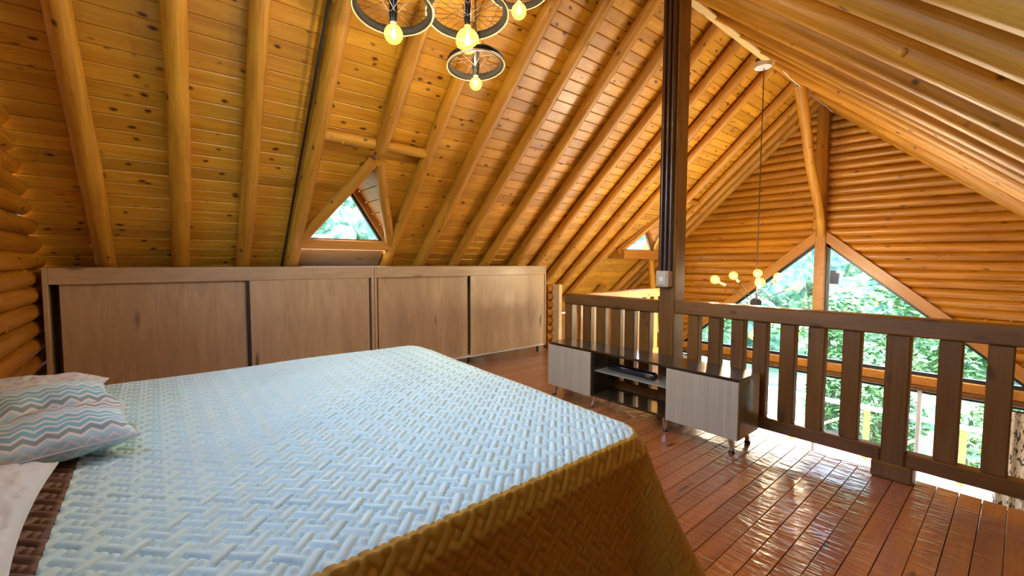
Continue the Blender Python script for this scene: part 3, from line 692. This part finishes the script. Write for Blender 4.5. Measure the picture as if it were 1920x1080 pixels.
# cushions and shams
def cushion_mesh(W_, H_, T_, name, mat, seed, quilt=False, n=60, pin=.10):
    v, f = [], []; rnd = random.Random(seed); o3 = Vector((seed * 3.1, 0, 0))
    for side in (1, -1):
        for i in range(n + 1):
            for j in range(n + 1):
                u, w_ = i / n * 2 - 1, j / n * 2 - 1
                e = max(0, (1 - u ** 2)) ** .5 * max(0, (1 - w_ ** 2)) ** .5
                px = u * W_ / 2 * (1 - pin * (1 - abs(w_) ** 2) * abs(u)); py = w_ * H_ / 2 * (1 - pin * (1 - abs(u) ** 2) * abs(w_))
                h = T_ / 2 * e ** .85
                h += .010 * noise.noise(Vector((u * 2.2, w_ * 2.2, side)) + o3) * min(1, e * 3)
                h += .006 * math.sin(8 * math.atan2(w_, u)) * (1 - e) * e * 2
                if quilt and side > 0: h += .011 * (1 - 2 * abs(noise.noise(Vector((u * 7, w_ * 11, 2.)) + o3))) * min(1, e * 4)
                v.append((px, py, side * max(h, 0)))
    m_ = (n + 1) ** 2
    for s_ in (0, 1):
        for i in range(n):
            for j in range(n):
                q = [s_ * m_ + i * (n + 1) + j, s_ * m_ + (i + 1) * (n + 1) + j, s_ * m_ + (i + 1) * (n + 1) + j + 1, s_ * m_ + i * (n + 1) + j + 1]
                f.append(q if s_ == 0 else q[::-1])
    mb = MB(); mb.v = v; mb.f = f; me = mb.mesh(name, mat)
    uvv = [None] * len(v)                                   # print follows the cloth: arc length from the middle
    for s_ in (0, 1):
        I = lambda i, j: s_ * m_ + i * (n + 1) + j
        for i in range(n + 1):
            acc = 0; h_ = n // 2; uvv[I(i, h_)] = [0, 0]
            for j in range(h_ + 1, n + 1): acc += (Vector(v[I(i, j)]) - Vector(v[I(i, j - 1)])).length; uvv[I(i, j)] = [0, acc]
            acc = 0
            for j in range(h_ - 1, -1, -1): acc -= (Vector(v[I(i, j)]) - Vector(v[I(i, j + 1)])).length; uvv[I(i, j)] = [0, acc]
        for j in range(n + 1):
            acc = 0; h_ = n // 2
            for i in range(h_ + 1, n + 1): acc += (Vector(v[I(i, j)]) - Vector(v[I(i - 1, j)])).length; uvv[I(i, j)][0] = acc
            acc = 0
            for i in range(h_ - 1, -1, -1): acc -= (Vector(v[I(i, j)]) - Vector(v[I(i + 1, j)])).length; uvv[I(i, j)][0] = acc
    ul = me.uv_layers.new(name='print')
    for lp in me.loops: ul.data[lp.index].uv = uvv[lp.vertex_index]
    for p in me.polygons: p.use_smooth = True
    return me
def chevron_mat():
    mt, n, b = new_mat('aqua_grey_chevron_print'); L = n.links.new
    tc = N(n, 'ShaderNodeTexCoord'); sx = N(n, 'ShaderNodeSeparateXYZ'); L(tc.outputs['UV'], sx.inputs[0])
    pp = N(n, 'ShaderNodeMath', operation='PINGPONG'); L(sx.outputs[0], pp.inputs[0]); pp.inputs[1].default_value = .0225
    mu = N(n, 'ShaderNodeMath', operation='MULTIPLY_ADD'); L(pp.outputs[0], mu.inputs[0]); mu.inputs[1].default_value = .85; L(sx.outputs[1], mu.inputs[2])
    dv = N(n, 'ShaderNodeMath', operation='DIVIDE'); L(mu.outputs[0], dv.inputs[0]); dv.inputs[1].default_value = .030
    fr = N(n, 'ShaderNodeMath', operation='FRACT'); L(dv.outputs[0], fr.inputs[0]); fl_ = N(n, 'ShaderNodeMath', operation='FLOOR'); L(dv.outputs[0], fl_.inputs[0])
    wn = N(n, 'ShaderNodeTexWhiteNoise', noise_dimensions='1D'); L(fl_.outputs[0], wn.inputs['W'])
    rp = ramp(n, [(0, (.22, .55, .68)), (.22, (.24, .36, .40)), (.42, (.45, .70, .78)), (.6, (.22, .22, .24)), (.78, (.36, .35, .32)), (.9, (.30, .62, .70))]); rp.color_ramp.interpolation = 'CONSTANT'; L(wn.outputs[0], rp.inputs[0])
    gt = N(n, 'ShaderNodeMath', operation='GREATER_THAN'); L(fr.outputs[0], gt.inputs[0]); gt.inputs[1].default_value = .36
    mx = N(n, 'ShaderNodeMix', data_type='RGBA'); L(gt.outputs[0], mx.inputs[0]); mx.inputs[6].default_value = (.74, .79, .80, 1); L(rp.outputs[0], mx.inputs[7]); L(mx.outputs[2], b.inputs['Base Color'])
    b.inputs['Roughness'].default_value = .7
    ns = N(n, 'ShaderNodeTexNoise', Scale=300.0); L(tc.outputs['Object'], ns.inputs['Vector']); bp = N(n, 'ShaderNodeBump', Strength=.2, Distance=.002); L(ns.outputs[0], bp.inputs['Height']); L(bp.outputs[0], b.inputs['Normal'])
    return mt
M['chevron'] = chevron_mat()
def cushion(name, label, loc, rot, W_, H_, T_, mat, seed, group, quilt=False):
    o = thing(name, label, 'pillow' if quilt else 'cushion', loc, 0, group); o.rotation_euler = [math.radians(q) for q in rot]
    link('cover', cushion_mesh(W_, H_, T_, 'cover', M[mat], seed, quilt), o)
    pts = []
    for k in range(81):
        t = k / 80 * 4; sd_ = int(t) % 4; q = (t - int(t)) * 2 - 1
        u, w_ = [(q, -1), (1, q), (-q, 1), (-1, -q)][sd_]
        pts.append((u * W_ / 2 * (1 - .10 * (1 - w_ ** 2) * abs(u)), w_ * H_ / 2 * (1 - .10 * (1 - u ** 2) * abs(w_)), 0))
    MB().tube(pts, .004, 6).build('piping', M['piping'], o, True)
    return o
cushion('quilted_pillow', 'pale quilted pillow at the near left corner of the bed', (-.42, 1.28, .778), (0, 4, 2), .43, .70, .12, 'sham', 3, 'quilted pillows', True)
cushion('quilted_pillow', 'pale quilted pillow lying behind the chevron cushions', (-.40, 2.40, .778), (0, 4, 0), .44, .60, .12, 'sham', 4, 'quilted pillows', True)
cushion('chevron_cushion', 'aqua and grey chevron cushion lying in front', (-.262, 1.85, .778), (6, -3, 8), .38, .31, .125, 'chevron', 5, 'chevron cushions')
cushion('chevron_cushion', 'aqua chevron cushion partly hidden behind the front one', (-.30, 2.14, .806), (6, 0, 14), .34, .29, .13, 'chevron', 8, 'chevron cushions')

# ------------------------------------------------------------------ chandeliers
def bulb(parent, pos, r, d=(0, 0, -1), watt=10.0, seg=20):
    """globe bulb: neck at pos, globe hanging along d"""
    d = Vector(d).normalized(); prof = [(r * .26, 0), (r * .27, r * .22)]
    for k in range(1, 13):
        a = math.pi * (.16 + .84 * k / 12.0); prof.append((max(r * math.sin(a), .0006), r * 1.25 - r * math.cos(a)))
    c = Vector(pos) + d * r * 1.25
    g = MB().lathe(prof, pos, seg, d).build('bulb', M['amber'], parent, True)
    MB().tube([c - d * r * .45, c - d * r * .1, c + d * r * .35], [r * .13, r * .17, r * .12], 8).build('filament', M['filament'], g, True)
    ld = bpy.data.lights.new('bulb_light', 'POINT'); ld.energy = watt; ld.color = LAMP_COL; ld.shadow_soft_size = r * .25
    lo = bpy.data.objects.new('bulb_light', ld); C.objects.link(lo); lo.parent = g; lo.location = c
def wheel(parent, c, R_, tilt, rb, spokes=24):
    c = Vector(c); q = Matrix.Rotation(tilt[0], 4, 'X') @ Matrix.Rotation(tilt[1], 4, 'Y'); q.translation = c; seg = 48
    prof = [(R_ * .89, .018), (R_ * .97, .020), (R_, .010), (R_, -.012), (R_ * .97, -.020), (R_ * .89, -.016), (R_ * .865, 0)]
    v, f = [], []
    for k in range(seg):
        a = 2 * math.pi * k / seg
        for r, z_ in prof: v.append((r * math.cos(a), r * math.sin(a), z_))
    n = len(prof)
    for k in range(seg):
        for i in range(n):
            f.append((k * n + i, ((k + 1) % seg) * n + i, ((k + 1) % seg) * n + (i + 1) % n, k * n + (i + 1) % n))
    mb = MB(); mb.v = v; mb.f = f
    whl = mb.build('wheel', M['tyre'], parent, True, q)
    edge = MB(); edge.tube([(R_ * 1.005 * math.cos(2 * math.pi * k / seg), R_ * 1.005 * math.sin(2 * math.pi * k / seg), -.016) for k in range(seg + 1)], .0055, 6, False); edge.build('rim_edge', M['rim'], whl, True)
    for k in range(spokes):
        a = 2 * math.pi * k / spokes; o_ = a + (.9 if k % 2 else -.9); s_ = 1 if k % 4 < 2 else -1
        MB().tube([(.018 * math.cos(o_), .018 * math.sin(o_), .03 * s_), (R_ * .88 * math.cos(a), R_ * .88 * math.sin(a), 0)], .0016, 5).build('spoke', M['spoke'], whl)
    MB().tube([c + Vector((0, 0, .12)), c + Vector((0, 0, .03)), c - Vector((0, 0, .03)), c - Vector((0, 0, .075))], [.014, .022, .022, .017], 12).build('hub_tube', M['black'], parent, True)
    MB().tube([c + Vector((0, 0, .12)), Vector((c.x, c.y, 3.46))], .006, 6).build('hanging_cord', M['black'], parent, True)
    bulb(parent, c - Vector((0, 0, .075)), rb, watt=BULB_W * (1.0 if rb < .06 else 1.25))
ch = thing('wheel_chandelier', 'chandelier of four bicycle wheels with glowing globe bulbs above the bed', 'chandelier', (0, 0, 0))
wheel(ch, (.985, 2.13, 2.600), .200, (-.10, .06), .047)
wheel(ch, (1.44, 2.13, 2.740), .235, (-.08, .03), .068, 28)
wheel(ch, (1.56, 2.22, 2.52), .175, (-.10, 0), .038, 20)
wheel(ch, (1.84, 2.14, 3.03), .185, (-.05, 0), .048, 20)
MB().bbox(.86, 2.0, 2.05, 2.26, 3.46, 3.50, .006).build('canopy_board', M['rail'], ch)
# starburst chandelier
sx_ = thing('starburst_chandelier', 'starburst chandelier with globe bulbs hanging in front of the gable window', 'chandelier', (0, 0, 0))
SC = Vector((5.45, 2.03, .835)); LY = 2.03
MB().lathe([(.01, -.062), (.04, -.05), (.06, -.02), (.062, .012), (.045, .045), (.012, .062)], SC, 20).build('centre_ball', M['alu_black'], sx_, True)
MB().tube([SC + Vector((0, 0, .06)), SC + Vector((0, 0, 2.70))], .0055, 6).build('hanging_cord', M['conduit'], sx_, True)
MB().lathe([(.088, 3.53), (.09, 3.565), (.083, 3.588), (.03, 3.60)], (5.42, LY, 0), 24).build('canopy', M['white'], sx_, True)
MB().box(5.36, 5.48, LY - .06, LY + .06, 3.598, 3.63).build('canopy_block', M['rail'], sx_)
arms = [(-.40, .26, .16), (-.19, .25, -.40), (.20, .33, .33), (.19, .22, -.42), (.37, .29, .20), (-.05, .30, .42),
        (-.34, -.24, .30), (.32, -.26, .28), (-.20, -.32, -.34), (.22, -.30, -.35)]
for a, b, c in arms:
    tip = SC + CR * a + Vector((0, 0, b)) + Vector((fw.x, fw.y, 0)).normalized() * c; d = (tip - SC).normalized()
    ar = MB().tube([SC + d * .05, tip - d * .11], .0055, 6).build('arm', M['alu_black'], sx_, True)
    MB().tube([tip - d * .12, tip - d * .05], .015, 10).build('lamp_holder', M['rim'], ar, True)
    bulb(sx_, tip - d * .05, .052, d, watt=SPUT_W, seg=16)

# conduit along a rafter, loose cables
tag(MB().tube([axis_pt(1, s, .985 + .11 * s / 3.8 - .085) + Vector((0, -.02, -.01)) for s in (.1, .9, 1.8, 2.7, 3.6, 4.2)], .011, 8).build('cable_conduit', M['black'], None, True), 'black conduit running down beside the rafter left of the dormer', 'conduit')
tag(MB().tube([Vector((7.88, YR - s * CT - .02, ZR - .075 - s * ST)) for s in (.15, 1, 2, 3, 4)], .006, 6).build('black_cable', M['black'], None, True), 'thin black cable along the last right rafter', 'cable')
tag(MB().tube([(5.50, LY - .05, 3.585), (5.62, LY - .10, 3.60), (5.8, LY - .08, 3.575), (6.3, LY - .06, 3.575), (7.6, LY - .06, 3.58), (7.86, LY - .07, 3.56)], .007, 6).build('white_cable', M['white'], None, True), 'pale cable looping from the starburst canopy along the ridge', 'cable')

# ------------------------------------------------------------------ curtains of the lower storey
def curtain_mat():
    mt, n, b = new_mat('cream_curtain_dark_sprigs'); L = n.links.new
    tc = N(n, 'ShaderNodeTexCoord'); mp = N(n, 'ShaderNodeMapping'); mp.inputs['Scale'].default_value = (1, 1, .45); L(tc.outputs['Object'], mp.inputs[0])
    ns = N(n, 'ShaderNodeTexNoise', Scale=26.0, Detail=3.0, Distortion=1.0); L(mp.outputs[0], ns.inputs['Vector'])
    rp = ramp(n, [(.54, (.66, .62, .52)), (.58, (.05, .05, .045))]); L(ns.outputs[0], rp.inputs[0]); L(rp.outputs[0], b.inputs['Base Color']); b.inputs['Roughness'].default_value = .8
    return mt
M['curtain'] = curtain_mat()
def curtain(y0, y1, label):
    t = thing('curtain', label, 'curtain', (X_GAB - .17, (y0 + y1) / 2, FLOOR_LO), 0, 'lower storey curtains'); mb = MB(); n = 60; hw = (y1 - y0) / 2
    v = []
    for i in range(n + 1):
        yy = -hw + 2 * hw * i / n; xx = .035 * math.sin(i / n * 2 * math.pi * 5)
        v += [(xx * 1.2, yy, .05), (xx, yy, 1.0), (xx * .8, yy, 2.17)]
    mb.add(v, [(i * 3 + k, i * 3 + k + 1, i * 3 + 4 + k, i * 3 + 3 + k) for i in range(n) for k in (0, 1)])
    o = mb.build('cloth', M['curtain'], t, True); sm = o.modifiers.new('thick', 'SOLIDIFY'); sm.thickness = .004
    MB().tube([(0, -hw - .05, 2.18), (0, hw + .05, 2.18)], .012, 8).build('curtain_rod', M['black'], t, True)
curtain(-.38, .14, 'cream curtain with dark sprigs at the right edge of the picture'); curtain(4.02, 4.52, 'cream curtain with dark sprigs behind the tall post')
# floodlight panel outside the gable
fp = thing('outdoor_panel', 'small dark grey panel mounted outside beside the window post', 'panel', (8.45, 2.0, 1.08))
MB().bbox(-.02, .02, -.085, .085, -.115, .115, .006).build('panel_face', plain('grey_panel', (.05, .065, .075), .3), fp, mtx=Matrix.Rotation(.25, 4, 'Y'))
MB().tube([(0, .05, 0), (-.22, .07, 0)], .012, 8).build('bracket', M['alu_black'], fp, True)

# ------------------------------------------------------------------ outdoors
dk = struct('deck', MB().box(8.30, 11.2, -5, 9, FLOOR_LO - .25, FLOOR_LO - .06), M['plaster'], 'sunlit pale timber deck outside')
for i in range(20):
    MB().bbox(0, 14, -.069, .069, -.03, 0, .004).build('deck_plank', M['deckwood'], dk, mtx=frame_mtx((8.38 + i * .145, -5, FLOOR_LO - .03), (0, 1, 0), (0, 0, 1)))
dr = thing('deck_railing', 'deck railing with yellow posts and sunlit handrail outside the window', 'railing')
xx = 11.0
MB().bbox(0, 13.6, -.06, .06, -.035, .035, .006).build('handrail', M['decksunlit'], dr, mtx=frame_mtx((xx, -4.8, -1.62), (0, 1, 0), (0, 0, 1)))
for i, yy in enumerate((-3.4, -2.0, -.7, .58, 1.93, 3.25, 4.6, 6.0, 7.4)):
    upright(dr, 'deck_post', xx, yy, .09, .09, FLOOR_LO - .03, -1.655, M['deckpost'])
    a, b = Vector((xx, yy - .04, FLOOR_LO + .12)), Vector((xx, yy - 1.26, -1.70))
    if i: MB().bbox(0, (b - a).length, -.02, .02, -.035, .035, .004).build('deck_brace', M['deckwood'], dr, mtx=frame_mtx(a, b - a, (1, 0, 0)))

def ground_z(x, y):
    r = math.hypot(x - 3, y - 2)
    if r < 9: return -3.0
    if r < 22: return -3.0 - (r - 9) * .12 + .25 * noise.noise(Vector((x * .2, y * .2, 0)))
    return -4.56 + (r - 22) * (.235 - .00045 * max(0, r - 60)) + 2.2 * noise.noise(Vector((x * .03, y * .03, 0))) * min(1, (r - 22) / 20)
g = MB(); na_, nr_ = 72, 30; rads = [4 + 150 * (k / nr_) ** 1.6 for k in range(nr_ + 1)]
for r in rads:
    for k in range(na_):
        a = 2 * math.pi * k / na_; x, y = 3 + r * math.cos(a), 2 + r * math.sin(a); g.v.append((x, y, ground_z(x, y)))
for i in range(nr_):
    for k in range(na_): g.f.append((i * na_ + k, (i + 1) * na_ + k, (i + 1) * na_ + (k + 1) % na_, i * na_ + (k + 1) % na_))
tag(g.build('hillside', M['grass'], None, True), 'grassy hillside rising beyond the house', kind='structure')
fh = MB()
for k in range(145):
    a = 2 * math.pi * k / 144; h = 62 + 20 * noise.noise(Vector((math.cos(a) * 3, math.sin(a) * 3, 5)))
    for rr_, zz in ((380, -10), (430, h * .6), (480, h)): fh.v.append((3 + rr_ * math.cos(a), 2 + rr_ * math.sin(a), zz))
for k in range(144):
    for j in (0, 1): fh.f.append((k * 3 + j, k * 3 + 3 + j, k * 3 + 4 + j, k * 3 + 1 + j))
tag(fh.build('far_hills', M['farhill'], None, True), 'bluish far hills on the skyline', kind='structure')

# forest canopy on the hillside: uncountable
bm = bmesh.new(); bmesh.ops.create_icosphere(bm, subdivisions=3, radius=1); bm.verts.index_update()
SV = [v.co.copy() for v in bm.verts]; SF = [[v.index for v in f.verts] for f in bm.faces]; bm.free()
VAR = []
for k in range(6):
    VAR.append([v * (1 + .30 * noise.noise(v * 1.6 + Vector((k * 7, 0, 0))) + .22 * noise.noise(v * 4.5 + Vector((k * 7, 3, 0)))) for v in SV])
rnd = random.Random(21); fo = MB(); cnt = 0
while cnt < 900:
    a = rnd.uniform(math.radians(-32), math.radians(118)); r = 24 + 118 * rnd.random() ** .8
    x, y = 3 + r * math.cos(a), 2 + r * math.sin(a); s_ = rnd.uniform(1.3, 2.6) * (.8 + r / 90)
    zz = ground_z(x, y) + s_ * .5; vv = rnd.choice(VAR); rot = Matrix.Rotation(rnd.uniform(0, 6.3), 3, 'Z'); sq = Vector((s_, s_, s_ * rnd.uniform(.8, 1.25)))
    c_ = Vector((x, y, zz)); fo.add([Vector((q.x * sq.x, q.y * sq.y, q.z * sq.z)) + c_ for q in (rot @ v for v in vv)], SF); cnt += 1
tag(fo.build('forest_canopy', M['forest'], None, True), 'dense green forest covering the hillside outside', 'forest', kind='stuff')

# nearer trees beyond the deck
def tree(x, y, h, cr, label, seed):
    rnd = random.Random(seed); zb = ground_z(x, y) - .1
    t = thing('garden_tree', label, 'tree', (x, y, zb), 0, 'trees beyond the deck')
    MB().tube([(0, 0, 0), (.1, .05, h * .3), (0, .1, h * .6), (.1, 0, h * .9)], [.16, .13, .09, .03], 9).build('trunk', M['bark'], t, True)
    mb = MB()
    cl = [Vector((rnd.gauss(0, cr * .5), rnd.gauss(0, cr * .5), h * (.45 + .5 * rnd.random()))) for _ in range(26)]
    for c_ in cl:
        for _ in range(85):
            p = c_ + Vector((rnd.gauss(0, .42), rnd.gauss(0, .42), rnd.gauss(0, .26))); s_ = rnd.uniform(.07, .15)
            d = Vector((rnd.gauss(0, 1), rnd.gauss(0, 1), rnd.gauss(0, .5))).normalized(); n_ = Vector((rnd.gauss(0, .6), rnd.gauss(0, .6), 1)).cross(d).normalized() * .55
            mb.add([p - d * s_, p + n_ * s_, p + d * s_, p - n_ * s_], [(0, 1, 2, 3)])
    tag(mb.build('foliage', M['leaf'], t), kind='stuff')
tree(16.0, 1.2, 4.6, 1.1, 'leafy tree right behind the deck handrail', 1)
tree(16.0, -3.4, 5.0, 1.1, 'leafy tree at the far right beyond the deck', 2)
tree(19.5, 4.6, 4.0, 1.1, 'young tree beyond the deck left of the window post', 3)
tree(21, 9.5, 5.0, 1.2, 'round tree on the slope seen through the left pane', 4)
tree(21.5, -.6, 5.2, 1.2, 'taller tree behind the one at the handrail', 5)

def shrub(x, y, h, seed, label):
    rnd = random.Random(seed)
    t = thing('garden_shrub', label, 'shrub', (x, y, ground_z(x, y) - .05), 0, 'shrubs beyond the deck')
    st = MB()
    for k in range(5): st.tube([(0, 0, 0), (rnd.uniform(-.2, .2), rnd.uniform(-.2, .2), h * .5), (rnd.uniform(-.4, .4), rnd.uniform(-.4, .4), h * .85)], [.03, .02, .008], 6)
    st.build('stem', M['bark'], t, True)
    mb = MB()
    for _ in range(1500):
        a, q, zz = rnd.uniform(0, 6.3), rnd.random() ** .5, rnd.random()
        rr = .75 * h * .6 * math.sqrt(max(.05, 1 - (zz * 1.7 - .75) ** 2)); p = Vector((math.cos(a) * q * rr, math.sin(a) * q * rr, h * (.12 + .88 * zz))); s_ = rnd.uniform(.05, .10)
        d = Vector((rnd.gauss(0, 1), rnd.gauss(0, 1), rnd.gauss(0, .5))).normalized(); n_ = Vector((rnd.gauss(0, .6), rnd.gauss(0, .6), 1)).cross(d).normalized() * .5
        mb.add([p - d * s_, p + n_ * s_, p + d * s_, p - n_ * s_], [(0, 1, 2, 3)])
    tag(mb.build('foliage', M['leaf'], t), kind='stuff')
for i, (x, y, h, lb) in enumerate(((12.2, -1.75, 1.9, 'leafy shrub beyond the deck behind the patterned curtain'), (12.6, -.02, 1.9, 'bushy green shrub behind the deck post nearest the curtain'),
        (12.3, 1.9, 1.7, 'leafy shrub behind the middle yellow deck post'), (14.2, 3.3, 1.5, 'low shrub farthest left beyond the deck'))): shrub(x, y, h, 60 + i, lb)
